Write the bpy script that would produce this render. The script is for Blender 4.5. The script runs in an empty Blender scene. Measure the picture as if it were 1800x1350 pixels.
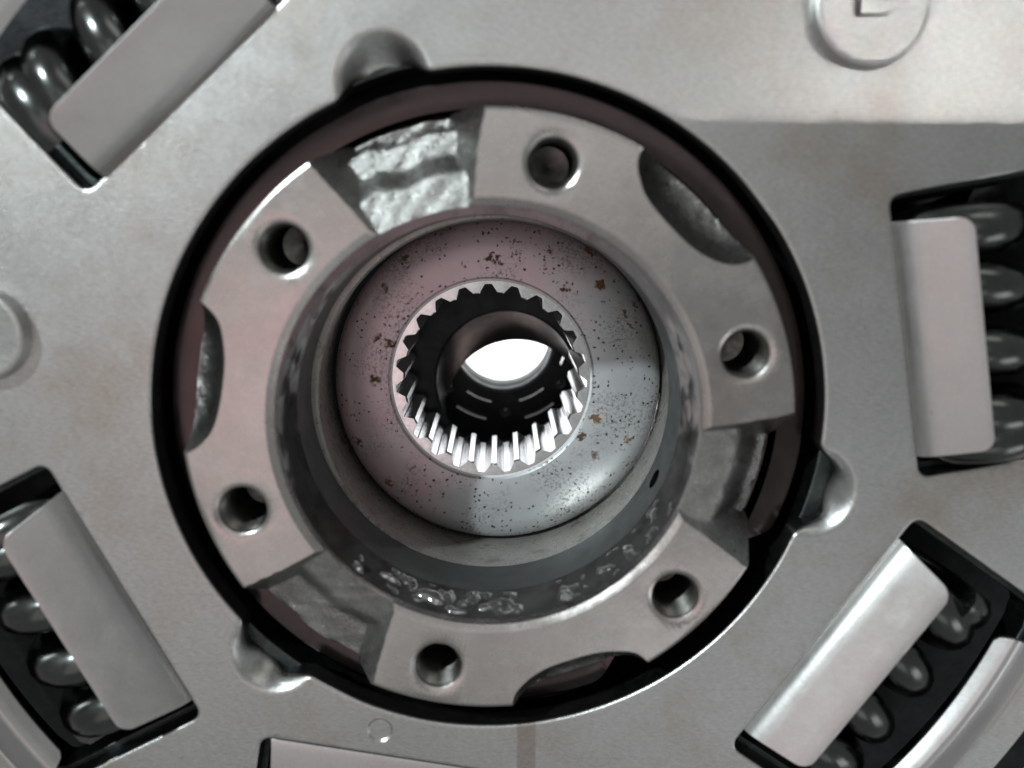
import bpy, bmesh, math, random
from mathutils import Vector, Matrix, noise
from mathutils.geometry import delaunay_2d_cdt
R_ = math.radians
S = 0.001                                # everything below is written in millimetres
scene = bpy.context.scene
col = scene.collection
random.seed(7)

# ------------------------------------------------------------------ camera
cam_d = bpy.data.cameras.new("camera"); cam = bpy.data.objects.new("camera", cam_d); col.objects.link(cam)
rows = ((0.99992953, 0.00213556, -0.01167864), (0.0, 0.98368894, 0.17987794), (0.01187229, -0.17986526, 0.98361961))
rot = Matrix(rows)                       # camera to world
cam.matrix_world = Matrix.Translation(Vector((1.617, 27.646, 126.112)) * S) @ rot.to_4x4()
cam_d.sensor_width = 36.0; cam_d.lens = 33.14
cam_d.clip_start = 0.005; cam_d.clip_end = 20
cam_d.dof.use_dof = True; cam_d.dof.focus_distance = 0.158; cam_d.dof.aperture_fstop = 12.5
scene.camera = cam

# ------------------------------------------------------------------ light
w = bpy.data.worlds.new("World"); scene.world = w; w.use_nodes = True
bg = w.node_tree.nodes["Background"]; bg.inputs[0].default_value = (0.91, 0.945, 0.94, 1); bg.inputs[1].default_value = 0.19
scene.view_settings.view_transform = 'Standard'; scene.view_settings.look = 'None'
scene.view_settings.exposure = 0.3; scene.view_settings.gamma = 1.0

def area(name, loc, target, sx, sy, power, color, spread=math.pi):
    """a rectangular lamp whose long edges stay parallel to the world's X axis."""
    l = bpy.data.lights.new(name, 'AREA'); l.shape = 'RECTANGLE'; l.size = sx * S; l.size_y = sy * S
    l.energy = power; l.color = color; l.spread = spread
    o = bpy.data.objects.new(name, l); col.objects.link(o)
    d = (Vector(target) - Vector(loc)).normalized()
    x = (Vector((1, 0, 0)) - d * d.x).normalized(); y = (-d).cross(x)
    o.matrix_world = Matrix.Translation(Vector(loc) * S) @ Matrix((x, y, -d)).transposed().to_4x4()
    return o
area("key_lamp", (-780, 800, 985), (0, 0, -5), 46, 46, 16.0, (0.86, 0.97, 1.0))
area("overhead_fill", (-190, -120, 520), (-20, 0, 0), 380, 440, 0.145, (1.0, 0.975, 0.95))  # unseen overhead fill, added to brighten the left and lower faces
area("rear_fill", (70, 150, 560), (0, 20, 0), 280, 240, 0.075, (1.0, 0.97, 0.97))  # added fill that lifts the upper plate and flange
area("front_fill", (170, -330, 520), (0, -30, 0), 260, 220, 0.085, (0.97, 0.98, 1.0))  # added fill for the lower right of the plate
area("right_fill", (520, -330, 300), (0, 0, 0), 260, 200, 0.26, (0.95, 0.97, 1.0))  # unseen low side fill, added to light inward slopes
area("top_fill", (320, 620, 330), (0, 0, 0), 360, 200, 0.25, (1.0, 0.99, 0.97))  # second unseen side fill, added from the upper right
area("pink_bounce", (-78, -42, 275), (-15, 0, -25), 100, 110, 0.010, (1.0, 0.42, 0.50))  # added glow standing in for a reddish reflection
area("edge_beam", (495, 174, 565), (170, 89.35, 0), 480, 98.9, 0.0155, (1.0, 0.985, 0.955), spread=0.002)  # added parallel beam; its lower border makes the shadow line on the plate
area("backdrop_fill", (0, -160, -150), (0, 0, -330), 260, 120, 1.7, (1, 1, 1))  # unseen light added under the disc to whiten the sheet

# ------------------------------------------------------------------ helpers
class MB:
    def __init__(s): s.v = []; s.f = []; s.m = []
    def add(s, verts, faces, mi=0):
        o = len(s.v); s.v += [tuple(p) for p in verts]
        for f in faces: s.f.append(tuple(i + o for i in f)); s.m.append(mi)
    def build(s, name, mats, parent=None, sharp=35):
        me = bpy.data.meshes.new(name)
        me.from_pydata([(x * S, y * S, z * S) for x, y, z in s.v], [], s.f); me.validate()
        if not isinstance(mats, (list, tuple)): mats = [mats]
        for m in mats: me.materials.append(m)
        if len(me.polygons) == len(s.m):
            me.polygons.foreach_set("material_index", s.m)
        bm = bmesh.new(); bm.from_mesh(me); bmesh.ops.recalc_face_normals(bm, faces=bm.faces); bm.to_mesh(me); bm.free()
        me.polygons.foreach_set("use_smooth", [True] * len(me.polygons))
        me.set_sharp_from_angle(angle=R_(sharp))
        o = bpy.data.objects.new(name, me); col.objects.link(o)
        if parent: o.parent = parent
        return o

def tag(o, label=None, cat=None, group=None, kind=None):
    for k, v in (("label", label), ("category", cat), ("group", group), ("kind", kind)):
        if v: o[k] = v
    return o

def empty(name, loc=(0, 0, 0)):
    o = bpy.data.objects.new(name, None); col.objects.link(o); o.location = Vector(loc) * S
    o.empty_display_size = 0.005
    return o

def lathe(mb, prof, seg=192, closed=True, mi=None, c=(0, 0)):
    """prof: list of (r, z); mi: material index of the band after each point."""
    n = len(prof); v = []
    for r, z in prof:
        for k in range(seg):
            a = 2 * math.pi * k / seg
            v.append((c[0] + r * math.cos(a), c[1] + r * math.sin(a), z))
    base = len(mb.v); mb.v += v
    for i in range(n if closed else n - 1):
        j = (i + 1) % n
        for k in range(seg):
            k2 = (k + 1) % seg
            mb.f.append((base + i * seg + k, base + i * seg + k2, base + j * seg + k2, base + j * seg + k))
            mb.m.append(mi[i] if mi else 0)

def sst(a, b, x):
    t = min(1, max(0, (x - a) / (b - a))); return t * t * (3 - 2 * t)

def pol(r, deg): return (r * math.cos(R_(deg)), r * math.sin(R_(deg)))

def offset_loop(loop, d):
    """moves a loop along its normals by d (positive: away from the loop's own inside)."""
    n = len(loop); out = []
    area2 = sum(loop[i][0] * loop[(i + 1) % n][1] - loop[(i + 1) % n][0] * loop[i][1] for i in range(n))
    sg = 1 if area2 > 0 else -1
    for i in range(n):
        p, q = Vector(loop[i - 1]), Vector(loop[(i + 1) % n])
        t = (q - p).normalized()
        out.append((loop[i][0] + sg * d * t.y, loop[i][1] - sg * d * t.x))
    return out

def inside(p, loop):
    x, y = p; c = False; n = len(loop); j = n - 1
    for i in range(n):
        xi, yi = loop[i]; xj, yj = loop[j]
        if (yi > y) != (yj > y) and x < (xj - xi) * (y - yi) / (yj - yi) + xi: c = not c
        j = i
    return c

def sheet(mb, outer, holes, thick, zfun, grid, extra=(), roll=0.45, z0=0.0):
    """a plate with holes: rounded upper edges, surface shaped by zfun(x, y), flat wall down to its underside."""
    pts = []; edges = []; drop = []
    def addloop(lp, con, dz):
        b = len(pts); pts.extend(lp); drop.extend([dz] * len(lp))
        if con: edges.extend((b + i, b + (i + 1) % len(lp)) for i in range(len(lp)))
    addloop(outer, True, 0)
    for h in holes:
        addloop(h, True, roll)
        for fr in (0.12, 0.4, 1.0, 1.7):
            addloop(offset_loop(h, roll * fr), False, roll - math.sqrt(max(0, roll * roll - (roll - roll * min(1, fr)) ** 2)))
    hb = []
    for h in holes:
        xs = [p[0] for p in h]; ys = [p[1] for p in h]
        g = offset_loop(h, roll * 2.6); hb.append((min(xs) - 1, max(xs) + 1, min(ys) - 1, max(ys) + 1, g))
    def free(p):
        for x0, x1, y0, y1, g in hb:
            if x0 < p[0] < x1 and y0 < p[1] < y1 and inside(p, g): return False
        return True
    for p in list(grid) + list(extra):
        if free(p) and inside(p, outer): pts.append(p); drop.append(0)
    vs, es, fs, ov, oe, of = delaunay_2d_cdt([Vector(p) for p in pts], edges, [], 0, 1e-4)
    tri = []
    for f in fs:
        c = (sum(vs[i].x for i in f) / 3, sum(vs[i].y for i in f) / 3)
        if not inside(c, outer): continue
        if any(x0 < c[0] < x1 and y0 < c[1] < y1 and inside(c, h) for (x0, x1, y0, y1, g), h in zip(hb, holes)): continue
        tri.append(tuple(f))
    n = len(vs); V = []
    for i, p in enumerate(vs):
        d = drop[ov[i][0]] if ov[i] else 0
        V.append((p.x, p.y, z0 + zfun(p.x, p.y) - d))
    cnt = {}
    for f in tri:
        for a, b in ((f[0], f[1]), (f[1], f[2]), (f[2], f[0])): cnt[(a, b)] = 1
    bnd = [(a, b) for (a, b) in cnt if (b, a) not in cnt]
    V2 = [(x, y, z - thick) for x, y, z in V]
    mb.add(V + V2, tri + [tuple(n + i for i in reversed(f)) for f in tri])
    mb.add([V[k] for e in bnd for k in e] + [V2[k] for e in bnd for k in e],
           [(2 * k + 1, 2 * k, 2 * len(bnd) + 2 * k, 2 * len(bnd) + 2 * k + 1) for k in range(len(bnd))], 1)

# ------------------------------------------------------------------ materials
def nodes(name):
    m = bpy.data.materials.new(name); m.use_nodes = True
    nt = m.node_tree; b = nt.nodes["Principled BSDF"]
    tc = nt.nodes.new("ShaderNodeTexCoord"); mp = nt.nodes.new("ShaderNodeMapping")
    mp.inputs["Scale"].default_value = (1000, 1000, 1000)          # texture space in millimetres
    nt.links.new(tc.outputs["Object"], mp.inputs["Vector"])
    return m, nt, b, mp.outputs["Vector"]

def noise_n(nt, vec, scale, detail=4, rough=0.6, stretch=None):
    if stretch:
        mp = nt.nodes.new("ShaderNodeMapping"); mp.inputs["Rotation"].default_value = (0, 0, stretch[1])
        mp.inputs["Scale"].default_value = stretch[0]; nt.links.new(vec, mp.inputs["Vector"]); vec = mp.outputs["Vector"]
    n = nt.nodes.new("ShaderNodeTexNoise"); n.inputs["Scale"].default_value = scale
    n.inputs["Detail"].default_value = detail; n.inputs["Roughness"].default_value = rough
    nt.links.new(vec, n.inputs["Vector"]); return n.outputs["Fac"]

def ramp(nt, fac, stops):
    r = nt.nodes.new("ShaderNodeValToRGB"); e = r.color_ramp.elements
    while len(e) < len(stops): e.new(0.5)
    for k, (p, c) in enumerate(stops):
        e[k].position = p; e[k].color = (c, c, c, 1) if isinstance(c, (int, float)) else (*c, 1)
    nt.links.new(fac, r.inputs["Fac"]); return r.outputs["Color"]

def mix(nt, fac, a, b, mode='MIX'):
    m = nt.nodes.new("ShaderNodeMix"); m.data_type = 'RGBA'; m.blend_type = mode
    for k, x in ((0, fac), (6, a), (7, b)):
        if isinstance(x, (int, float)): m.inputs[k].default_value = x
        elif isinstance(x, tuple): m.inputs[k].default_value = (*x, 1)
        else: nt.links.new(x, m.inputs[k])
    return m.outputs[2]

def math_n(nt, op, a, b=0.0):
    m = nt.nodes.new("ShaderNodeMath"); m.operation = op
    for k, x in ((0, a), (1, b)):
        if isinstance(x, (int, float)): m.inputs[k].default_value = x
        else: nt.links.new(x, m.inputs[k])
    return m.outputs[0]

def bump(nt, b, h, strength, dist):
    n = nt.nodes.new("ShaderNodeBump"); n.inputs["Strength"].default_value = strength
    n.inputs["Distance"].default_value = dist * S
    nt.links.new(h, n.inputs["Height"]); nt.links.new(n.outputs["Normal"], b.inputs["Normal"])

def metal(name, base, rough, var=0.12, vscale=0.06, bscale=2.0, bstr=0.25, bdist=0.03, rvar=0.08, metallic=1.0,
          tint=None, tint_amt=0.5, stretch=None, dirt=None, grain=0.16, bdetail=5, turn=0.0):
    m, nt, b, vec = nodes(name)
    n1 = noise_n(nt, vec, vscale, 5, 0.65)
    lo = tuple(c * (1 - var) for c in base); hi = tuple(min(1, c * (1 + var)) for c in base)
    c = ramp(nt, n1, [(0.3, lo), (0.7, hi)])
    if tint:
        t = ramp(nt, noise_n(nt, vec, vscale * 0.7 + 0.013, 4, 0.6), [(0.45, 0.0), (0.75, tint_amt)])
        c = mix(nt, t, c, tint)
    if dirt:
        dcol, dscale, d0, d1 = dirt
        t = ramp(nt, noise_n(nt, vec, dscale, 6, 0.7), [(d0, 0.0), (d1, 1.0)])
        c = mix(nt, t, c, dcol)
    sp = ramp(nt, noise_n(nt, vec, 2.6, 3, 0.8), [(0.25, 1 - grain), (0.75, 1 + 0.0)])
    c = mix(nt, 1.0, c, sp, 'MULTIPLY')
    nt.links.new(c, b.inputs["Base Color"])
    b.inputs["Metallic"].default_value = metallic
    fine = noise_n(nt, vec, bscale, bdetail, 0.65 if bdetail > 2 else 0.4, stretch)
    r = nt.nodes.new("ShaderNodeMapRange"); nt.links.new(noise_n(nt, vec, vscale * 3, 6, 0.7), r.inputs[0])
    r.inputs[1].default_value = 0.3; r.inputs[2].default_value = 0.7
    r.inputs[3].default_value = rough - rvar; r.inputs[4].default_value = rough + rvar
    nt.links.new(r.outputs[0], b.inputs["Roughness"])
    if turn:
        sx = nt.nodes.new("ShaderNodeVectorMath"); sx.operation = 'MULTIPLY'; nt.links.new(vec, sx.inputs[0]); sx.inputs[1].default_value = (1, 1, 0)
        ln = nt.nodes.new("ShaderNodeVectorMath"); ln.operation = 'LENGTH'; nt.links.new(sx.outputs[0], ln.inputs[0])
        cb = nt.nodes.new("ShaderNodeCombineXYZ"); nt.links.new(ln.outputs["Value"], cb.inputs[0])
        fine = math_n(nt, 'ADD', fine, math_n(nt, 'MULTIPLY', noise_n(nt, cb.outputs[0], 2.4, 4, 0.7), turn))
    if bstr: bump(nt, b, fine, bstr, bdist)
    return m

def plate_material():
    m, nt, b, vec = nodes("rolled_steel")
    c = ramp(nt, noise_n(nt, vec, 0.03, 5, 0.6), [(0.3, (0.59, 0.585, 0.57)), (0.7, (0.66, 0.66, 0.645))])
    t = ramp(nt, noise_n(nt, vec, 0.045, 5, 0.65), [(0.50, 0.0), (0.68, 0.6)])
    c = mix(nt, t, c, (0.52, 0.43, 0.36))                            # faint brown bloom on the rolled steel
    sp = nt.nodes.new("ShaderNodeSeparateXYZ"); nt.links.new(vec, sp.inputs[0])
    band = math_n(nt, 'SUBTRACT', 1.0, math_n(nt, 'MULTIPLY', math_n(nt, 'ABSOLUTE', math_n(nt, 'SUBTRACT', sp.outputs[0], 5.2)), 1 / 1.5))
    edge = math_n(nt, 'ADD', band, math_n(nt, 'MULTIPLY', math_n(nt, 'SUBTRACT', noise_n(nt, vec, 0.6, 4), 0.5), 0.5))
    st = ramp(nt, edge, [(0.0, 0.0), (0.16, 1.0)])
    low = nt.nodes.new("ShaderNodeMath"); low.operation = 'LESS_THAN'; nt.links.new(sp.outputs[1], low.inputs[0]); low.inputs[1].default_value = -45.0
    st = math_n(nt, 'MULTIPLY', math_n(nt, 'MULTIPLY', st, low.outputs[0]), 0.55)
    c = mix(nt, st, c, (0.36, 0.28, 0.25))                           # the brown stripe below the bore
    g1 = noise_n(nt, vec, 2.2, 4, 0.75, ((0.5, 1.6, 1), R_(55)))
    c = mix(nt, 1.0, c, ramp(nt, g1, [(0.32, 0.72), (0.68, 1.0)]), 'MULTIPLY')     # rolling grain
    sc = noise_n(nt, vec, 1.0, 2, 0.5, ((0.05, 5.0, 1), R_(-38)))
    c = mix(nt, 1.0, c, ramp(nt, sc, [(0.64, 1.0), (0.74, 0.80)]), 'MULTIPLY')   # fine scratches
    pits = ramp(nt, noise_n(nt, vec, 0.9, 3, 0.6), [(0.70, 0.0), (0.75, 0.45)])
    c = mix(nt, pits, c, (0.26, 0.23, 0.21))                                     # small specks of grime
    nt.links.new(c, b.inputs["Base Color"]); b.inputs["Metallic"].default_value = 1.0
    r = nt.nodes.new("ShaderNodeMapRange"); nt.links.new(noise_n(nt, vec, 0.14, 8, 0.75), r.inputs[0])
    r.inputs[1].default_value = 0.3; r.inputs[2].default_value = 0.7; r.inputs[3].default_value = 0.27; r.inputs[4].default_value = 0.37
    nt.links.new(r.outputs[0], b.inputs["Roughness"])
    g2 = noise_n(nt, vec, 0.25, 4, 0.6)
    h = math_n(nt, 'ADD', g1, math_n(nt, 'MULTIPLY', g2, 0.12))
    bump(nt, b, h, 0.5, 0.10)
    return m

M = {}
M['plate'] = plate_material()
M['flap'] = metal("pressed_steel_flap", (0.57, 0.56, 0.55), 0.36, var=0.05, vscale=0.07, bscale=1.8, bstr=0.25, bdist=0.05, rvar=0.05,
                  tint=(0.47, 0.43, 0.40), tint_amt=0.25, dirt=((0.42, 0.33, 0.28), 0.2, 0.68, 0.76))
M['machined'] = metal("machined_steel", (0.60, 0.57, 0.545), 0.26, var=0.12, vscale=0.06, bscale=1.2, bstr=0.35, bdist=0.07, turn=1.2,
                      tint=(0.46, 0.38, 0.36), tint_amt=0.55)
M['cast'] = metal("cast_skin", (0.37, 0.365, 0.35), 0.29, var=0.2, vscale=0.4, bscale=2.9, bstr=1.0, bdist=0.17, rvar=0.05, grain=0.35, metallic=1.0, bdetail=2.5)
M['wall'] = metal("oily_recess_wall", (0.24, 0.23, 0.225), 0.10, var=0.3, vscale=0.16, bscale=0.15, bstr=0.5, bdist=0.45, rvar=0.04, bdetail=2, metallic=0.75,
                  dirt=((0.12, 0.10, 0.09), 0.22, 0.5, 0.68))
M['groove'] = metal("dark_turned_groove", (0.07, 0.074, 0.072), 0.4, metallic=0.5, turn=1.0, var=0.2, vscale=0.1, bscale=1.0, bstr=0.1, bdist=0.03)
M['sleeve'] = metal("turned_sleeve", (0.46, 0.44, 0.41), 0.3, metallic=0.6, var=0.2, vscale=0.15, bscale=0.5, bstr=0.2, bdist=0.08,
                    dirt=((0.20, 0.17, 0.14), 0.3, 0.52, 0.7))
M['spline'] = metal("broached_steel", (0.95, 0.94, 0.95), 0.2, var=0.12, vscale=0.5, bscale=1.2, bstr=0.15, bdist=0.04, dirt=((0.3, 0.27, 0.25), 0.7, 0.66, 0.76), grain=0.0, metallic=0.92)
M['end_face'] = metal("faced_spline_end", (0.92, 0.91, 0.89), 0.55, var=0.1, vscale=0.3, bscale=1.4, bstr=0.3, bdist=0.05, metallic=0.25,
                      dirt=((0.35, 0.24, 0.13), 0.55, 0.62, 0.68))
M['black'] = metal("black_oxide_and_shade", (0.03, 0.031, 0.032), 0.42, var=0.3, vscale=0.15, bscale=1.0, bstr=0.3, bdist=0.06)  # oxide black; also puts the shade of deep gaps into the colour
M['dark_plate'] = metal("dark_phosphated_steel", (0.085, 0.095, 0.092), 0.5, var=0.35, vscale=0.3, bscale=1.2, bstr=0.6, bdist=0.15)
M['shaded_edge'] = metal("shaded_sheared_edge", (0.10, 0.105, 0.105), 0.4, var=0.3, vscale=0.3, bscale=1.5, bstr=0.4, bdist=0.1)  # rough cut edge, with the gap's shade painted into its dark colour
M['drive'] = metal("smooth_grey_steel", (0.085, 0.066, 0.066), 0.2, var=0.1, vscale=0.06, bscale=0.8, bstr=0.1, bdist=0.04)
M['spring'] = metal("oiled_spring_steel", (0.13, 0.135, 0.13), 0.22, var=0.2, vscale=0.12, bscale=0.5, bstr=0.1, bdist=0.04)
M['stud'] = metal("dark_stud", (0.10, 0.09, 0.09), 0.3, var=0.2, vscale=0.2, bscale=1.0, bstr=0.1, bdist=0.03)
M['brown'] = metal("brown_oiled_sleeve", (0.03, 0.018, 0.016), 0.35, var=0.4, vscale=0.35, bscale=0.5, bstr=0.35, bdist=0.08)
M['thread'] = metal("dark_thread", (0.19, 0.185, 0.17), 0.33, var=0.3, vscale=0.4, bscale=1.0, bstr=0.2, bdist=0.05)

def washer_material():
    m, nt, b, vec = nodes("rust_flecked_steel")
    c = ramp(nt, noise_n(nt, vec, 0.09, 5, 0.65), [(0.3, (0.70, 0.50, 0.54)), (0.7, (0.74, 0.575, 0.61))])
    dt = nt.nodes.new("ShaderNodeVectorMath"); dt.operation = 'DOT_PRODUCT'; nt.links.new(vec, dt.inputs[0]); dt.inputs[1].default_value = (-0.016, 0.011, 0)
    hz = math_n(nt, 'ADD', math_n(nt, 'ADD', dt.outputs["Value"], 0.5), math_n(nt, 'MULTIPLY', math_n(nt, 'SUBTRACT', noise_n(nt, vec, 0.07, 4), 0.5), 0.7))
    c = mix(nt, ramp(nt, hz, [(0.32, 0.0), (0.62, 0.9)]), ramp(nt, noise_n(nt, vec, 0.09, 5, 0.65), [(0.3, (0.55, 0.57, 0.585)), (0.7, (0.63, 0.645, 0.66))]), c)   # pink reflected light painted mauve into one side
    s = ramp(nt, noise_n(nt, vec, 2.0, 4, 0.8), [(0.48, 0.0), (0.64, 0.75)])
    area_n = ramp(nt, noise_n(nt, vec, 0.10, 3, 0.5), [(0.44, 0.0), (0.58, 1.0)])
    c = mix(nt, math_n(nt, 'MULTIPLY', s, area_n), c, (0.15, 0.12, 0.12))       # fine dark grime
    def flecks(scale, lo, hi, gate):
        vo = nt.nodes.new("ShaderNodeTexVoronoi"); vo.inputs["Scale"].default_value = scale
        wob = nt.nodes.new("ShaderNodeTexNoise"); wob.inputs["Scale"].default_value = scale * 3; nt.links.new(vec, wob.inputs["Vector"])
        ad = nt.nodes.new("ShaderNodeVectorMath"); ad.operation = 'MULTIPLY_ADD'
        nt.links.new(wob.outputs["Color"], ad.inputs[0]); ad.inputs[1].default_value = (1.0 / scale,) * 3; nt.links.new(vec, ad.inputs[2])
        nt.links.new(ad.outputs[0], vo.inputs["Vector"])
        d = ramp(nt, vo.outputs["Distance"], [(lo, 1.0), (hi, 0.0)])
        g = nt.nodes.new("ShaderNodeSeparateColor"); nt.links.new(vo.outputs["Color"], g.inputs[0])
        k = nt.nodes.new("ShaderNodeMath"); k.operation = 'GREATER_THAN'; nt.links.new(g.outputs[0], k.inputs[0]); k.inputs[1].default_value = gate
        return math_n(nt, 'MULTIPLY', d, k.outputs[0])
    gate = ramp(nt, noise_n(nt, vec, 0.085, 3, 0.6), [(0.47, 0.0), (0.53, 1.0)])
    f1 = math_n(nt, 'MULTIPLY', flecks(0.34, 0.22, 0.36, 0.42), gate)
    f2 = math_n(nt, 'MULTIPLY', flecks(1.3, 0.22, 0.34, 0.62), ramp(nt, noise_n(nt, vec, 0.12, 3, 0.6), [(0.42, 0.0), (0.5, 1.0)]))
    rust = ramp(nt, noise_n(nt, vec, 0.5, 3), [(0.4, (0.20, 0.10, 0.035)), (0.6, (0.07, 0.045, 0.03))])
    c = mix(nt, f2, c, (0.07, 0.055, 0.05)); c = mix(nt, f1, c, rust)
    nt.links.new(c, b.inputs["Base Color"])
    mt = math_n(nt, 'SUBTRACT', 0.6, math_n(nt, 'MULTIPLY', f1, 0.6)); nt.links.new(mt, b.inputs["Metallic"])
    r = math_n(nt, 'ADD', 0.40, math_n(nt, 'MULTIPLY', f1, 0.4)); nt.links.new(r, b.inputs["Roughness"])
    h = math_n(nt, 'ADD', math_n(nt, 'MULTIPLY', noise_n(nt, vec, 1.2, 5, 0.7), 0.5), f1)
    bump(nt, b, h, 0.3, 0.1)
    return m
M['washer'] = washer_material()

def simple(name, colr, rough, metallic=0.0, **kw):
    m, nt, b, vec = nodes(name)
    c = ramp(nt, noise_n(nt, vec, 0.05, 3), [(0.3, tuple(x * 0.96 for x in colr)), (0.7, colr)])
    nt.links.new(c, b.inputs["Base Color"]); b.inputs["Roughness"].default_value = rough; b.inputs["Metallic"].default_value = metallic
    for k, v in kw.items(): b.inputs[k].default_value = v
    return m
M['white'] = simple("white_paper", (0.88, 0.88, 0.90), 0.7)
M['oil'] = simple("clear_oil", (0.55, 0.54, 0.54), 0.05, 0.9, **{"Specular IOR Level": 0.9, "Coat Weight": 1.0, "Coat Roughness": 0.03})

# ------------------------------------------------------------------ surface below everything
mb = MB(); mb.add([(-900, -900, -330), (900, -900, -330), (900, 900, -330), (-900, 900, -330)], [(0, 1, 2, 3)])
tag(mb.build("floor", M['white']), "white sheet seen through the bore", None, None, "structure")

# ------------------------------------------------------------------ spring windows: centre angle, half length at either end
WIN = [(10.3, -19.4, 19.7), (324.8, -20.2, 22.6), (207.0, -22.0, 20.4), (132.0, -18.6, 18.9)]
HINGE = 57.4
def frame(deg):
    n = Vector((math.cos(R_(deg)), math.sin(R_(deg)))); t = Vector((-n.y, n.x))
    return n, t
def window_loop(deg, t0, t1, n0=HINGE, rout=86.6, rc=1.5, inset=0.0):
    n, t = frame(deg); t0 += inset; t1 -= inset; rout -= inset; pts = []
    def corner(cn, ct, a0, a1, k=5):
        for i in range(k + 1):
            a = R_(a0 + (a1 - a0) * i / k); pts.append((cn + rc * math.cos(a), ct + rc * math.sin(a)))
    def line(p, q, step=1.5):
        L = math.hypot(q[0] - p[0], q[1] - p[1]); k = max(2, int(L / step))
        for i in range(1, k): pts.append((p[0] + (q[0] - p[0]) * i / k, p[1] + (q[1] - p[1]) * i / k))
    no0 = math.sqrt(rout ** 2 - t0 ** 2); no1 = math.sqrt(rout ** 2 - t1 ** 2)
    corner(n0 + rc, t0 + rc, 180, 270)
    line((n0 + rc, t0), (no0 - rc, t0)); corner(no0 - rc, t0 + rc, 270, 360)
    k = 24
    for i in range(1, k):
        tt = t0 + rc + (t1 - t0 - 2 * rc) * i / k; pts.append((math.sqrt(rout ** 2 - tt ** 2), tt))
    corner(no1 - rc, t1 - rc, 0, 90); line((no1 - rc, t1), (n0 + rc, t1)); corner(n0 + rc, t1 - rc, 90, 180)
    line((n0, t1 - rc), (n0, t0 + rc))
    return [((n * a + t * b).x, (n * a + t * b).y) for a, b in pts]

NOTCH = [(107.2, 2.0), (227.9, 3.2), (346.6, 3.6)]
def bore_r(deg):
    r = 46.0
    for c, d in NOTCH:
        a = (deg - c + 180) % 360 - 180
        r += d * (1 - sst(3.5, 8.5, abs(a)))
    return r
def plate_z(x, y):
    r = math.hypot(x, y); deg = math.degrees(math.atan2(y, x)); z = 0.0
    if r < 60:
        for (c, d), w_ in zip(NOTCH, (0.9, -0.3, 0.4)):
            a = R_((deg - c + 180) % 360 - 180) * 49
            q = math.sqrt((a / 6.9) ** 2 + ((r - 45.5 + 0.06 * a * w_) / 7.2) ** 2)
            z -= 4.2 * (1 - sst(0.40, 1.0, q)) if q < 1 else 0
    q = math.hypot(x + 16.1, y + 46.6)                                # shallow round punch mark
    z -= 0.3 * (1 - sst(1.55, 1.9, q))
    q = math.hypot(x, y)
    return z + 0.05 * noise.noise(Vector((x * 0.05, y * 0.05, 0.3)))

plate = empty("cover_plate")
tag(plate, "grey pressed steel cover plate with spring windows, round bore and three dented notches", "clutch plate")
outer = [pol(91.5, 360 * k / 160) for k in range(160)]
bore = [pol(bore_r(k * 0.75), k * 0.75) for k in range(480)]
holes = [bore] + [window_loop(*wn) for wn in WIN]
bwin = window_loop(260.0, -24.6, 24.6, n0=52.7, rout=76)
holes.append(bwin)
grid = []
for i in range(-56, 57):
    for j in range(-56, 57):
        x, y = i * 2 + random.uniform(-.2, .2), j * 2 + random.uniform(-.2, .2)
        if math.hypot(x, y) < 90.8: grid.append((x, y))
extra = []
for c, d in NOTCH:
    for i in range(46):
        for j in range(44):
            extra.append(pol(46.2 + i * 0.22 + 0.01 * j, c - 11 + j * 0.5 + 0.003 * i))
for k in range(36):
    for rr in (1.3, 1.55, 1.72, 1.9, 2.2):
        p = pol(rr, k * 10); extra.append((p[0] - 16.1, p[1] - 46.6))
mb = MB(); sheet(mb, outer, holes, 3.6, plate_z, grid, extra, roll=0.4)
mb.build("plate_sheet", [M['plate'], M['shaded_edge']], plate, 40)

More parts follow.
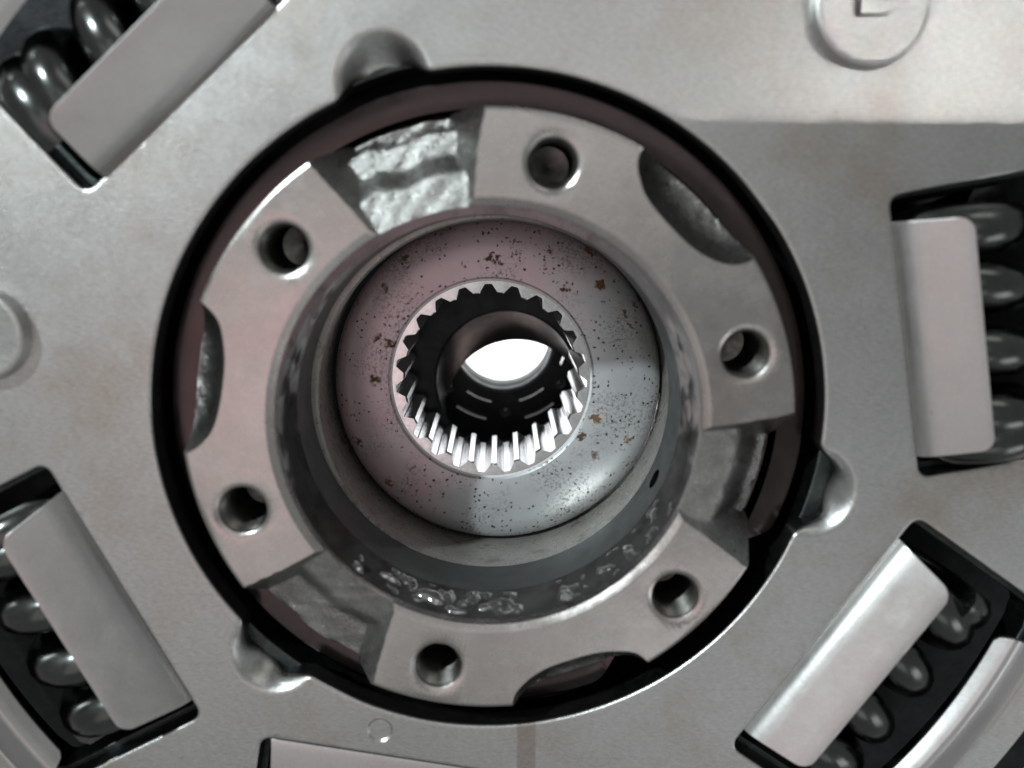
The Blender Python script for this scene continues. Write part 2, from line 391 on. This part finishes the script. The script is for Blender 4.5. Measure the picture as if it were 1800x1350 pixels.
def flap(deg, half0, half1, lift=1.0, hinge=HINGE, cn=67.2, cz=-5.0, rad=11.0, n1=65.8, thick=1.2, tc=0.0):
    n, t = frame(deg); mb = MB(); NU, NV = 26, 34; top = []; bot = []
    PR = [(-0.1, -0.15), (0.15, 0.45), (0.6, 1.1), (1.3, 1.7), (2.3, 2.3), (4.2, 3.25), (6.3, 4.3), (7.6, 4.9), (8.3, 5.15)]
    acc = [0.0]
    for p, q in zip(PR, PR[1:]): acc.append(acc[-1] + math.hypot(q[0] - p[0], q[1] - p[1]))
    Ltot = acc[-1]; rc = 1.9
    def prof_at(d):
        k = 0
        while k < len(acc) - 2 and acc[k + 1] < d: k += 1
        f = (d - acc[k]) / (acc[k + 1] - acc[k]); p, q = PR[k], PR[k + 1]
        return p[0] + (q[0] - p[0]) * f, p[1] + (q[1] - p[1]) * f
    for i in range(NU + 1):
        s = i / NU
        if i > NU - 6: s = 1 - (rc / Ltot) * (1 - math.sin(math.pi / 2 * (i - (NU - 6)) / 6)) if i < NU else 1.0
        else: s = (1 - rc / Ltot) * i / (NU - 6)
        d = s * Ltot; pn, pz0 = prof_at(d); e0 = prof_at(max(0, d - 0.35)); e1 = prof_at(min(Ltot, d + 0.35))
        tl = math.hypot(e1[0] - e0[0], e1[1] - e0[1]); nx, nz = -(e1[1] - e0[1]) / tl, (e1[0] - e0[0]) / tl
        half = half0 + (half1 - half0) * s
        e = d - (Ltot - rc)
        if e > 0: half -= rc - math.sqrt(max(0, rc * rc - e * e))
        for j in range(NV + 1):
            tt = tc + half * (2 * j / NV - 1)
            pz = pz0 * lift
            for lst, rr in ((top, 0.0), (bot, thick)):
                an = hinge + pn - nx * rr; az = pz - nz * rr
                p = n * an + t * tt; lst.append((p.x, p.y, az))
    W = NV + 1; N = len(top); F = []
    for i in range(NU):
        for j in range(NV):
            q = (i * W + j, i * W + j + 1, (i + 1) * W + j + 1, (i + 1) * W + j)
            F.append(q); F.append(tuple(N + k for k in reversed(q)))
    rim = [j for j in range(W)] + [i * W + NV for i in range(1, NU + 1)] + [NU * W + j for j in range(NV - 1, -1, -1)] + [i * W for i in range(NU - 1, 0, -1)]
    for k in range(len(rim)):
        a, b = rim[k], rim[(k + 1) % len(rim)]; F.append((a, b, N + b, N + a))
    mb.add(top + bot, F)
    o = mb.build("spring_flap", M['flap'], plate, 40)
    bv = o.modifiers.new("bevel", 'BEVEL'); bv.width = 0.42 * S; bv.segments = 3; bv.limit_method = 'ANGLE'; bv.angle_limit = R_(50)
    return o
flap(10.3, 16.3, 15.6); flap(324.8, 17.9, 16.2, tc=0.9); flap(207.0, 17.6, 15.8); flap(132.0, 15.7, 14.6)
flap(260.0, 23.2, 22.0, lift=0.2, hinge=52.7, cn=62.5, n1=61.2)

OPT = [(86.7, -0.15), (86.3, 0.5), (85.4, 1.3), (83.8, 2.3), (81.6, 3.5), (80.4, 4.0), (79.8, 4.0), (79.0, 3.5), (77.9, 2.6)]
def OP(s):
    f = s * (len(OPT) - 1); k = min(int(f), len(OPT) - 2); f -= k
    return OPT[k][0] + (OPT[k + 1][0] - OPT[k][0]) * f, OPT[k][1] + (OPT[k + 1][1] - OPT[k][1]) * f
def outer_flap(deg, half):
    mb = MB(); NU, NV = 24, 40; top = []; bot = []
    for i in range(NU + 1):
        s = i / NU; a = math.pi * 0.5 * s
        r, z = OP(s)
        hf = half - (1.6 - math.sqrt(max(0, 1.6 ** 2 - max(0, s * 5 - 3.4) ** 2)) if s * 5 > 3.4 else 0)
        for j in range(NV + 1):
            ang = deg + hf * (2 * j / NV - 1) / 80 * 57.3
            x, y = pol(r, ang); top.append((x, y, z))
            x, y = pol(r + 0.7, ang); bot.append((x, y, z - 1.3))
    W = NV + 1; N = len(top); F = []
    for i in range(NU):
        for j in range(NV):
            q = (i * W + j, i * W + j + 1, (i + 1) * W + j + 1, (i + 1) * W + j)
            F.append(q); F.append(tuple(N + k for k in reversed(q)))
    rim = [j for j in range(W)] + [i * W + NV for i in range(1, NU + 1)] + [NU * W + j for j in range(NV - 1, -1, -1)] + [i * W for i in range(NU - 1, 0, -1)]
    for k in range(len(rim)):
        a, b = rim[k], rim[(k + 1) % len(rim)]; F.append((a, b, N + b, N + a))
    mb.add(top + bot, F)
    o = mb.build("outer_flap", M['flap'], plate, 40)
    bv = o.modifiers.new("bevel", 'BEVEL'); bv.width = 0.3 * S; bv.segments = 3; bv.limit_method = 'ANGLE'; bv.angle_limit = R_(50)
for deg, hf in ((324.8, 17), (207.0, 17), (132.0, 16), (10.3, 16)): outer_flap(deg, hf)

def rivet(x, y, rad, letter=None):
    mb = MB(); h = 2.2
    prof = [(0.01, h - 0.25), (rad * 0.55, h - 0.2), (rad * 0.86, h - 0.02), (rad * 0.93, h), (rad * 0.985, h - 0.25), (rad, h - 0.7), (rad + 0.25, -0.25), (0.01, -0.25)]
    lathe(mb, prof, 96, True, c=(x, y))
    o = mb.build("rivet", M['plate'], plate, 40)
    if letter:
        cu = bpy.data.curves.new("stamped_letter", 'FONT'); cu.body = letter; cu.size = 9.6 * S; cu.extrude = 0.95 * S
        cu.align_x = 'CENTER'; cu.align_y = 'BOTTOM_BASELINE'; cu.offset = 0.3 * S; cu.bevel_depth = 0.08 * S
        to = bpy.data.objects.new("tmp", cu); col.objects.link(to); bpy.context.view_layer.update()
        me = bpy.data.meshes.new_from_object(to.evaluated_get(bpy.context.evaluated_depsgraph_get()))
        bpy.data.objects.remove(to)
        lo = bpy.data.objects.new("stamped_letter", me); col.objects.link(lo); lo.parent = o
        lo.location = Vector((x + 0.3, y - 0.9, h - 0.12)) * S
        me.materials.clear(); me.materials.append(M['plate']); me.materials.append(M['shaded_edge'])
        for p in me.polygons: p.material_index = 1 if abs(p.normal.z) < 0.6 else 0      # shade on the letter's sides painted as darker steel
rivet(48.4, 53.1, 7.3, "B"); rivet(-67.6, 11.6, 6.3)

# ------------------------------------------------------------------ drive plate and rear plate below the cover
drive = empty("drive_plate", (0, 0, 0))
tag(drive, "dark drive plate under the cover, its smooth brownish ring around the flange", "clutch plate")
mb = MB()
dgrid = [(x, y) for x, y in grid if math.hypot(x, y) > 49][::2]
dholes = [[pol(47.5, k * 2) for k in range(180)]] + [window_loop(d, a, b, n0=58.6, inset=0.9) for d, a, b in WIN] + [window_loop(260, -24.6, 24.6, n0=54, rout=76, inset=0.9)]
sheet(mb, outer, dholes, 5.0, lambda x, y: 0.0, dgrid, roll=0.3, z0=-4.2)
mb.build("drive_sheet", [M['dark_plate'], M['shaded_edge']], drive, 40)
mb = MB(); ND = 360; V = []; F = []
dprof = [(45.0, -5.4), (45.2, -5.8), (45.2, -9), (39.0, -12), (39.0, -8.2), (40.9, -7.8), (41.4, -5.75), (44.8, -5.35)]
for r, z in dprof:
    for k in range(ND):
        cut = sst(290, 299, k) * (1 - sst(330, 337, k))
        V.append((*pol(r if r < 41.4 else r + (41.3 - 45.6) * cut * (r - 41.3) / 4.3, k), z))
for i in range(len(dprof)):
    i2 = (i + 1) % len(dprof)
    for k in range(ND):
        k2 = (k + 1) % ND; F.append((i * ND + k, i * ND + k2, i2 * ND + k2, i2 * ND + k))
mb.add(V, F)
mb.build("friction_ring", M['drive'], drive, 30)
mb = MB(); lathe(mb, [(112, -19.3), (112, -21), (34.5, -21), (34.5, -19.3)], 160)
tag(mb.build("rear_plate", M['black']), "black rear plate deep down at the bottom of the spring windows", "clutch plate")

# ------------------------------------------------------------------ coil springs in the windows
def spring_mesh(length, R=6.5, wr=3.45, turns=2.9):
    mb = MB(); V = []; F = []; K = 14; tot = turns + 1.9; n = int(tot * 36)
    for i in range(n + 1):
        u = i / n * tot; x = -length / 2 + wr
        act = length - 2 * wr - 2 * wr * 0.75
        if u < 0.95: x += wr * 0.75 * u / 0.95
        elif u < 0.95 + turns: x += wr * 0.75 + act * (u - 0.95) / turns
        else: x = length / 2 - wr - wr * 0.75 * (1 - min(1, (u - 0.95 - turns) / 0.95))
        a = 2 * math.pi * u + 0.4
        c = Vector((x, R * math.cos(a), R * math.sin(a))); er = Vector((0, math.cos(a), math.sin(a))); ex = Vector((1, 0, 0))
        flat = 1.0
        for k in range(K):
            b = 2 * math.pi * k / K; p = c + er * (wr * math.cos(b)) + ex * (wr * flat * math.sin(b))
            p.x = max(-length / 2 + 0.9, min(length / 2 - 0.9, p.x)); V.append(tuple(p))
    for i in range(n):
        for k in range(K):
            k2 = (k + 1) % K; F.append((i * K + k, i * K + k2, (i + 1) * K + k2, (i + 1) * K + k))
    F.append(tuple(range(K - 1, -1, -1))); F.append(tuple(n * K + k for k in range(K)))
    mb.add(V, F); return mb
sp_labels = {10.3: "black coil spring in the window at the right edge, level with the bore",
             324.8: "black coil spring in the lower right window, below the bright flap",
             207.0: "black coil spring in the lower left window, loops showing beside the dull flap",
             132.0: "black coil spring in the top left window with a white glint",
             260.0: "black coil spring under the flap at the bottom edge"}
def place(o, deg, cn, tc, spin, z=-5.2):
    n, t = frame(deg); o.rotation_mode = 'XYZ'
    m = Matrix(((t.x, n.x, 0), (t.y, n.y, 0), (0, 0, 1)))
    m = m @ Matrix.Rotation(spin, 3, 'X')
    p = n * cn + t * tc; o.matrix_world = Matrix.Translation(Vector((p.x, p.y, z)) * S) @ m.to_4x4()
proto = spring_mesh(38.0).build("coil_spring", M['spring'], None, 50)
for k, (deg, cn, tc, spin) in enumerate(((10.3, 67.3, 0, 0.6), (324.8, 67.3, 1.0, 2.2), (207.0, 67.3, -0.5, 1.2), (132.0, 67.3, 0, 2.9), (260.0, 62.6, 0, 0.3))):
    o = proto if k == 0 else proto.copy()
    if k: col.objects.link(o)
    place(o, deg, cn, tc, spin, -9.5 if deg == 260.0 else -5.2); tag(o, sp_labels[deg], "spring", "coil springs in the plate windows")

# ------------------------------------------------------------------ hub: bolt flange, recess, splined bore
hub = empty("splined_hub")
tag(hub, "round steel hub with six threaded holes, cast pockets and toothed bore", "hub")
mb = MB()
prof = [(40.0, 4.5), (40.55, 4.2), (40.75, 3.8), (40.75, -5.0), (39.2, -6.5), (28.6, -6.5), (27.25, -5.0), (27.9, -1.0), (28.35, 2.4), (28.35, 3.8), (28.45, 3.98), (29.42, 4.49), (29.5, 4.5)]
mi = [0, 0, 1, 1, 1, 2, 2, 2, 0, 0, 0, 0, 0]
lathe(mb, prof, 360, True, mi)
body = mb.build("bolt_flange", [M['machined'], M['cast'], M['wall']], hub, 30)

def cutter(mbc):
    o = mbc.build("cutter", [M['machined'], M['cast'], M['wall']], None, 30); return o
cuts = []
def jag(x, k): return noise.noise(Vector((x * 0.9, k * 3.1, 0.7)))
def slot_cutter(cen, hw, rd, deep=0.0, wander=0.35):
    """through slot: sloping cast floor inside, a rounded ridge, a lower ledge outside."""
    def zf(r):
        z = 3.75 - 0.19 * (r - 28.4)
        z += (-0.9 - z) * sst(32.4, 35.8, r) if not deep else -deep * sst(32.6, 38.6, r)
        return z - 0.5 * sst(35.8, rd, r) - 4.0 * sst(rd, rd + 1.0, r)
    st = []
    for i in range(41):
        r = 26.0 + i * 0.44
        st.append((r, zf(r), hw * (1 + 0.02 * (r - 29))))
    mbc = MB(); NT = 24; V = []; F = []
    for r, z, wt in st:
        lift = 4.5 - z
        row = []
        wl = wt - math.degrees((0.5 + 0.42 * lift) / r)
        row.append((r, cen - wt - math.degrees(1.2 / r), 7.0))
        row.append((r, cen - wt + 0.25 * jag(r, cen), 4.5))
        row.append((r, cen - wl - math.degrees(0.12 / r), z + 0.12 * lift))
        for j in range(NT + 1):
            f = 2 * j / NT - 1
            row.append((r, cen + (wl - math.degrees(0.35 / r)) * f, zf(r + wander * (1.3 * jag(f * 2.1, cen + 2) + 0.5 * jag(f * 6.0, cen + 3))) + 0.2 * jag(r * 0.8 + f * 4, cen + 1) + 0.08 * jag(r * 3 + f * 13, cen + 4)))
        row.append((r, cen + wl + math.degrees(0.12 / r), z + 0.12 * lift))
        row.append((r, cen + wt + 0.25 * jag(r, cen + 7), 4.5))
        row.append((r, cen + wt + math.degrees(1.2 / r), 7.0))
        V += [(*pol(rr, a), zz) for rr, a, zz in row]
    W = len(row); n = len(st)
    for i in range(n - 1):
        for j in range(W):
            j2 = (j + 1) % W
            F.append((i * W + j, i * W + j2, (i + 1) * W + j2, (i + 1) * W + j))
    F.append(tuple(range(W))); F.append(tuple((n - 1) * W + j for j in range(W - 1, -1, -1)))
    mbc.add(V, F, 1); return cutter(mbc)
def scallop_cutter(cen, rin, semi=10.6):
    """shallow cast bite out of the rim, its floor falling away outwards."""
    n = Vector(pol(1, cen)); t = Vector((-n.y, n.x)); NA = 120; a = 43.5 - rin; base = []
    for k in range(NA):
        b = 2 * math.pi * k / NA; cb, sb = math.cos(b), math.sin(b); e = 2 / 2.9
        p = n * (43.5 + a * math.copysign(abs(cb) ** e, cb) ) + t * (semi * math.copysign(abs(sb) ** e, sb))
        p += Vector((jag(k * 0.13, cen), jag(k * 0.13, cen + 9))) * 0.22
        base.append(p)
    mbc = MB(); V = []; F = []
    levels = [(7.0, -0.5), (4.5, 0.0), (3.3, 0.4), (1.4, 1.1), (-0.4, 2.0), (-1.9, 3.2), (-2.8, 4.4), (-3.2, 5.6)]
    for z, off in levels:
        for q, p in enumerate(base):
            d = p - n * 43.5; p = n * 43.5 + n * (d.dot(n) * (a - off) / a) + t * (d.dot(t) * (semi - off) / semi); x, y = p
            V.append((x, y, z + (0.25 * jag(q * 0.3, z + cen) if 0 < off < 5 else 0)))
    for i in range(len(levels) - 1):
        for j in range(NA):
            j2 = (j + 1) % NA; F.append((i * NA + j, i * NA + j2, (i + 1) * NA + j2, (i + 1) * NA + j))
    F.append(tuple(range(NA))); b = (len(levels) - 1) * NA; F.append(tuple(b + j for j in range(NA - 1, -1, -1)))
    mbc.add(V, F, 1); return cutter(mbc)
for cen, hw, rd, dp in ((107.2, 13.6, 38.4, 0), (230.2, 13.2, 40.4, 0), (346.0, 13.0, 39.6, 6.2)): cuts.append(slot_cutter(cen, hw, rd, dp, 0.75 if cen < 110 else 0.35))
for cen, rin, semi in ((46.8, 34.7, 10.6), (288.6, 35.4, 10.7), (171.0, 35.2, 10.9)): cuts.append(scallop_cutter(cen, rin, semi))
BOLT = [(34.6, 76.3), (34.8, 138.6), (35.1, 199.6), (35.1, 258.2), (35.2, 316.4), (34.9, 15.4)]
mbc = MB()
for r, a in BOLT:
    lathe(mbc, [(0.01, 6), (5.0, 6), (5.0, 5.05), (3.3, 4.1), (3.28, -9), (0.01, -9)], 64, True, [0] * 6, c=pol(r, a))
cuts.append(cutter(mbc))
for c in cuts:
    md = body.modifiers.new("cut", 'BOOLEAN'); md.operation = 'DIFFERENCE'; md.solver = 'EXACT'; md.object = c
    md.material_mode = 'INDEX'
bpy.context.view_layer.update()
me = bpy.data.meshes.new_from_object(body.evaluated_get(bpy.context.evaluated_depsgraph_get()))
body.modifiers.clear(); body.data = me; me.name = "bolt_flange"
for c in cuts: bpy.data.objects.remove(c)
me.polygons.foreach_set("use_smooth", [True] * len(me.polygons)); me.set_sharp_from_angle(angle=R_(32))
bv = body.modifiers.new("bevel", 'BEVEL'); bv.width = 0.3 * S; bv.segments = 2; bv.limit_method = 'ANGLE'; bv.angle_limit = R_(32)
wn = body.modifiers.new("weighted_normals", 'WEIGHTED_NORMAL'); wn.keep_sharp = True; wn.weight = 90

for r, a in BOLT:
    mb = MB(); x, y = pol(r, a); p1 = []
    for k in range(15):
        z = 3.6 - k * 0.8; p1 += [(3.24, z), (2.86, z - 0.4)]
    lathe(mb, p1 + [(0.01, -8.6), (0.01, -9.4), (3.8, -9.4), (3.8, 3.6)], 48, True, c=(x, y))
    mb.build("threaded_hole", M['thread'], hub, 20)

# recess rings below the flange
mb = MB(); lathe(mb, [(27.25, -5.1), (27.2, -13.6), (27.1, -14.2), (33, -14.2), (33, -5.1)], 256)
groove = mb.build("groove_ring", [M['groove'], M['black']], hub, 30)
mbc = MB(); nrm = Vector(pol(1, 334.5)); tg = Vector((-nrm.y, nrm.x)); V = []; K = 40
for rr in (24.0, 36.0):
    for k in range(K):
        a = 2 * math.pi * k / K; p = nrm * rr + tg * (1.55 * math.cos(a)); V.append((p.x, p.y, -10 + 1.55 * math.sin(a)))
F = [(k, (k + 1) % K, K + (k + 1) % K, K + k) for k in range(K)] + [tuple(range(K - 1, -1, -1)), tuple(K + k for k in range(K))]
mbc.add(V, F); mbc.m = [1] * len(mbc.f); c = mbc.build("cutter", [M['groove'], M['black']], None)
md = groove.modifiers.new("cut", 'BOOLEAN'); md.operation = 'DIFFERENCE'; md.solver = 'EXACT'; md.object = c
bpy.context.view_layer.update()
me = bpy.data.meshes.new_from_object(groove.evaluated_get(bpy.context.evaluated_depsgraph_get())); groove.modifiers.clear(); groove.data = me
bpy.data.objects.remove(c); me.set_sharp_from_angle(angle=R_(30))
mb = MB(); lathe(mb, [(27.4, -14.3), (27.1, -14.8), (27.4, -20), (28.2, -29), (28.2, -34), (34, -34), (34, -14.3)], 256, c=(0.95, -0.65))
mb.build("inner_sleeve", M['sleeve'], hub, 30)
mb = MB(); lathe(mb, [(29.2, -33.8), (17.5, -33.8), (17.5, -35.5), (29.2, -35.5)], 128)
mb.build("recess_floor", M['black'], hub, 30)

# splined bore: 23 teeth
NT = 23; mb = MB(); ring = []
for k in range(NT):
    c = 91.5 + 360 / NT * k                       # centre of a gap
    for da, r in ((-6.1, 14.5), (-5.6, 14.62), (-2.3, 15.9), (-1.7, 16.0), (1.7, 16.0), (2.3, 15.9), (5.6, 14.62), (6.1, 14.5)):
        ring.append((r, c + da))
    ring.append((14.46, c + 360 / NT / 2))
W = len(ring)
def ring_at(z, chamfer=0.0): return [(*pol(max(r, 14.5 + chamfer), a), z) for r, a in ring]
def circ(r, z): return [(*pol(r, a), z) for _, a in ring]
rings = [circ(17.4, -33), circ(17.35, -29.3), circ(17.2, -29.0), circ(16.5, -28.95), ring_at(-28.98, 0.2), ring_at(-29.5), ring_at(-39), ring_at(-49.6), circ(17.0, -50.0), circ(20.5, -50.0), circ(20.5, -33)]
V = []; F = []; mi = []
for r in rings: V += r
for i in range(len(rings)):
    i2 = (i + 1) % len(rings)
    for j in range(W):
        j2 = (j + 1) % W; F.append((i * W + j, i * W + j2, i2 * W + j2, i2 * W + j))
mb.add(V, F); mb.m = [1 if k // W in (1, 2) else 0 for k in range(len(mb.f))]
mb.build("spline_teeth", [M['spline'], M['end_face']], hub, 20)
mb = MB(); lathe(mb, [(20.6, -49.8), (20.6, -66), (24, -66), (24, -49.8)], 128)
mb.build("rear_bore", M['black'], hub, 30)

# ------------------------------------------------------------------ washer round the spline, sleeve and rear ring behind it
mb = MB()
SEC = [(16.8, -29.2), (16.9, -28.7), (17.2, -28.45), (18.5, -28.35), (20.5, -28.38), (22.5, -28.5), (24.0, -28.75), (25.4, -29.25), (26.6, -30.1), (27.3, -31.1), (27.6, -32.0), (27.5, -33.2), (17, -33.2)]
V = []; F = []; NW = 224
for r, z in SEC:
    f = sst(17.5, 27, r)
    for k in range(NW):
        x, y = pol(r, 360 * k / NW); V.append((x + 1.1 * f, y - 0.8 * f, z))
for i in range(len(SEC)):
    i2 = (i + 1) % len(SEC)
    for k in range(NW):
        k2 = (k + 1) % NW; F.append((i * NW + k, i * NW + k2, i2 * NW + k2, i2 * NW + k))
mb.add(V, F)
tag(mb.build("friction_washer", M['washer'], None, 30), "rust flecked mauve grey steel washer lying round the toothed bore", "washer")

sl = empty("inner_bush", (0, 0, 0)); tag(sl, "dark brown oily bush sitting askew below the teeth", "bush")
mb = MB(); NS = 128; prof = []
A0 = Vector((2.64, -4.26, -52.0)); A1 = Vector((4.74, -11.64, -60.0)); V = []; F = []
for cpos, rad in ((A0, 13.35), (A0 + (A1 - A0) * 0.5, 13.8), (A1, 14.2), (A1 + Vector((0, 0, -0.3)), 14.9), (A0, 14.1)):
    for k in range(NS):
        x, y = pol(rad, 360 * k / NS); V.append((cpos.x + x, cpos.y + y, cpos.z))
for i in range(5):
    for k in range(NS):
        k2 = (k + 1) % NS; i2 = (i + 1) % 5; F.append((i * NS + k, i * NS + k2, i2 * NS + k2, i2 * NS + k))
mb.add(V, F); mb.build("bush_wall", M['brown'], sl, 30)
mb = MB(); lathe(mb, [(13.4, -51.9), (13.8, -51.6), (19.5, -51.6), (19.5, -53), (13.6, -53)], 128, c=(2.64, -4.26)); mb.build("gap_shade_collar", M['black'], sl, 30)  # dark collar added where only the unlit gap above the bush shows

rr_ = empty("rear_ring", (2.1, 0.9, -70)); tag(rr_, "black rear ring with narrow curved slots far down the bore", "ring")
mb = MB(); bands = [10.8, 12.95, 13.3, 16.5, 17.1, 26]; NA = 360
def cut_cell(b, a):
    if b == 1: return (a - 233.5) % (360 / 7) < 25
    return False
V = []
for z in (-70.0, -72.0):
    for r in bands:
        for k in range(NA): V.append((*pol(r, k), z))
NB = len(bands); F = []
solid = lambda b, k: 0 <= b < NB - 1 and not cut_cell(b, k % NA)
for b in range(NB - 1):
    for k in range(NA):
        k2 = (k + 1) % NA; i = b * NA
        if solid(b, k):
            F.append((i + k, i + k2, i + NA + k2, i + NA + k))
            o2 = NB * NA; F.append((o2 + i + NA + k, o2 + i + NA + k2, o2 + i + k2, o2 + i + k))
            for nb, e in ((b - 1, (i + k, i + k2)), (b + 1, (i + NA + k2, i + NA + k))):
                if not solid(nb, k): F.append((e[1], e[0], e[0] + o2, e[1] + o2))
            for nk, e in ((k - 1, (i + NA + k, i + k)), (k + 1, (i + k2, i + NA + k2))):
                if not solid(b, nk % NA): F.append((e[1], e[0], e[0] + o2, e[1] + o2))
mb.add([(x, y, z + 70) for x, y, z in V], F); mb.build("slotted_ring", M['black'], rr_, 30)
for k in range(7):
    mb = MB(); V = []; F = []; N = 18; c0 = 234.5 + k * 360 / 7
    sec = [(16.5, 0.02), (16.55, 0.5), (16.8, 0.7), (17.05, 0.5), (17.1, 0.02)]
    for i in range(N + 1):
        for r, z in sec: V.append((*pol(r, c0 + 23 * i / N), z))
    for i in range(N):
        for q in range(5):
            q2 = (q + 1) % 5; F.append((i * 5 + q, i * 5 + q2, i * 5 + 5 + q2, i * 5 + 5 + q))
    F += [(4, 3, 2, 1, 0), tuple(N * 5 + q for q in range(5))]
    mb.add(V, F); mb.build("retaining_clip", M['spline'], rr_, 30)
    mb = MB(); x, y = pol(14.9, c0 + 11.5 + 180 / 7)
    lathe(mb, [(0.01, 0.7), (0.6, 0.62), (1.05, 0.35), (1.25, 0.02), (1.2, -0.3), (0.01, -0.3)], 24, True, c=(x, y)); mb.build("stud", M['stud'], rr_, 30)
mb = MB(); lathe(mb, [(11.5, -9), (10.75, -9), (10.2, -9.8), (10.1, -11), (11.5, -11)], 128); mb.build("far_rim", M['end_face'], rr_, 30)
mb = MB(); lathe(mb, [(10.75, -0.1), (10.3, -0.8), (10.2, -3), (10.75, -3)], 128); mb.build("inner_lip", M['black'], rr_, 30)

# ------------------------------------------------------------------ oil droplets on the recess wall
random.seed(3)
DR = [(239.0, -1.6, 1.5, 0.8, 0.3), (246.0, -2.6, 0.9, 1.6, 0.2), (252.5, -1.2, 2.0, 1.7, 0.5), (248.5, 0.3, 1.0, 0.7, 0.2), (260.0, 1.0, 1.8, 0.6, 0.25), (268.5, -0.6, 1.1, 0.9, 0.3), (275.0, 0.5, 1.3, 0.6, 0.2)]
DL = ["flat oil droplet at the left end of the row on the recess wall", "narrow upright oil droplet, second from the left on the recess wall",
      "largest round oil droplet on the lower recess wall", "small oil droplet just above the largest one's left side",
      "long thin oil droplet closest to the flange lip", "round bead of oil to the right of the largest droplet", "flat oil droplet at the right end of the row on the recess wall"]
for (a, z, ha, hz, th), lb in zip(DR, DL):
    rw = 27.25 + (28.3 - 27.25) * (z + 5) / 7.2
    nrm = Vector((*pol(-1, a), 0.15)).normalized(); tg = Vector((-math.sin(R_(a)), math.cos(R_(a)), 0)); up = nrm.cross(tg)
    p0 = Vector((*pol(rw, a), z)); V = []; F = []; NR, NK = 8, 28; ph = random.uniform(0, 6)
    for i in range(NR + 1):
        f = i / NR
        for k in range(NK):
            b = 2 * math.pi * k / NK; wb = 1 + 0.18 * math.sin(2 * b + ph) + 0.1 * math.sin(3 * b + 2 * ph)
            h = 1.7 * th * math.sqrt(max(0, 1 - f * f)) - 0.1
            q = tg * (ha * f * wb * math.cos(b)) + up * (hz * f * wb * math.sin(b)) + nrm * h
            V.append(tuple(q))
    for i in range(NR):
        for k in range(NK):
            k2 = (k + 1) % NK; F.append((i * NK + k, i * NK + k2, (i + 1) * NK + k2, (i + 1) * NK + k))
    mb = MB(); mb.add(V, F); o = mb.build("oil_droplet", M['oil'], None, 60); o.location = p0 * S
    tag(o, lb, "droplet", "oil droplets on the recess wall")

# thin oil smeared over the lower wall of the recess: puddles where the film stands proud of the metal
NA, NZ = 330, 30; V = []; F = []
for i in range(NZ + 1):
    z = -4.7 + 6.6 * i / NZ
    for k in range(NA + 1):
        a = 226 + 112 * k / NA; rw = 27.25 + (28.3 - 27.25) * (z + 5) / 7.2
        q = Vector((a * 0.19, z * 0.36, 2.3))
        h = noise.noise(q) + 0.45 * noise.noise(q * 2.3 + Vector((5, 1, 0))) - 0.22
        e = sst(0, 0.15, i / NZ) * (1 - sst(0.85, 1, i / NZ)) * sst(0, 0.05, k / NA) * (1 - sst(0.93, 1, k / NA))
        h = 1.15 * h * e - 0.10 * (1 - e) if h > 0 else 0.5 * h - 0.06
        V.append((*pol(rw - max(-0.25, h), a), z))
for i in range(NZ):
    for k in range(NA):
        b = i * (NA + 1) + k; F.append((b, b + 1, b + NA + 2, b + NA + 1))
mb = MB(); mb.add(V, F)
tag(mb.build("oil_film", M['oil'], None, 70), "wet oil film glinting in streaks along the lower recess wall", None, None, "stuff")
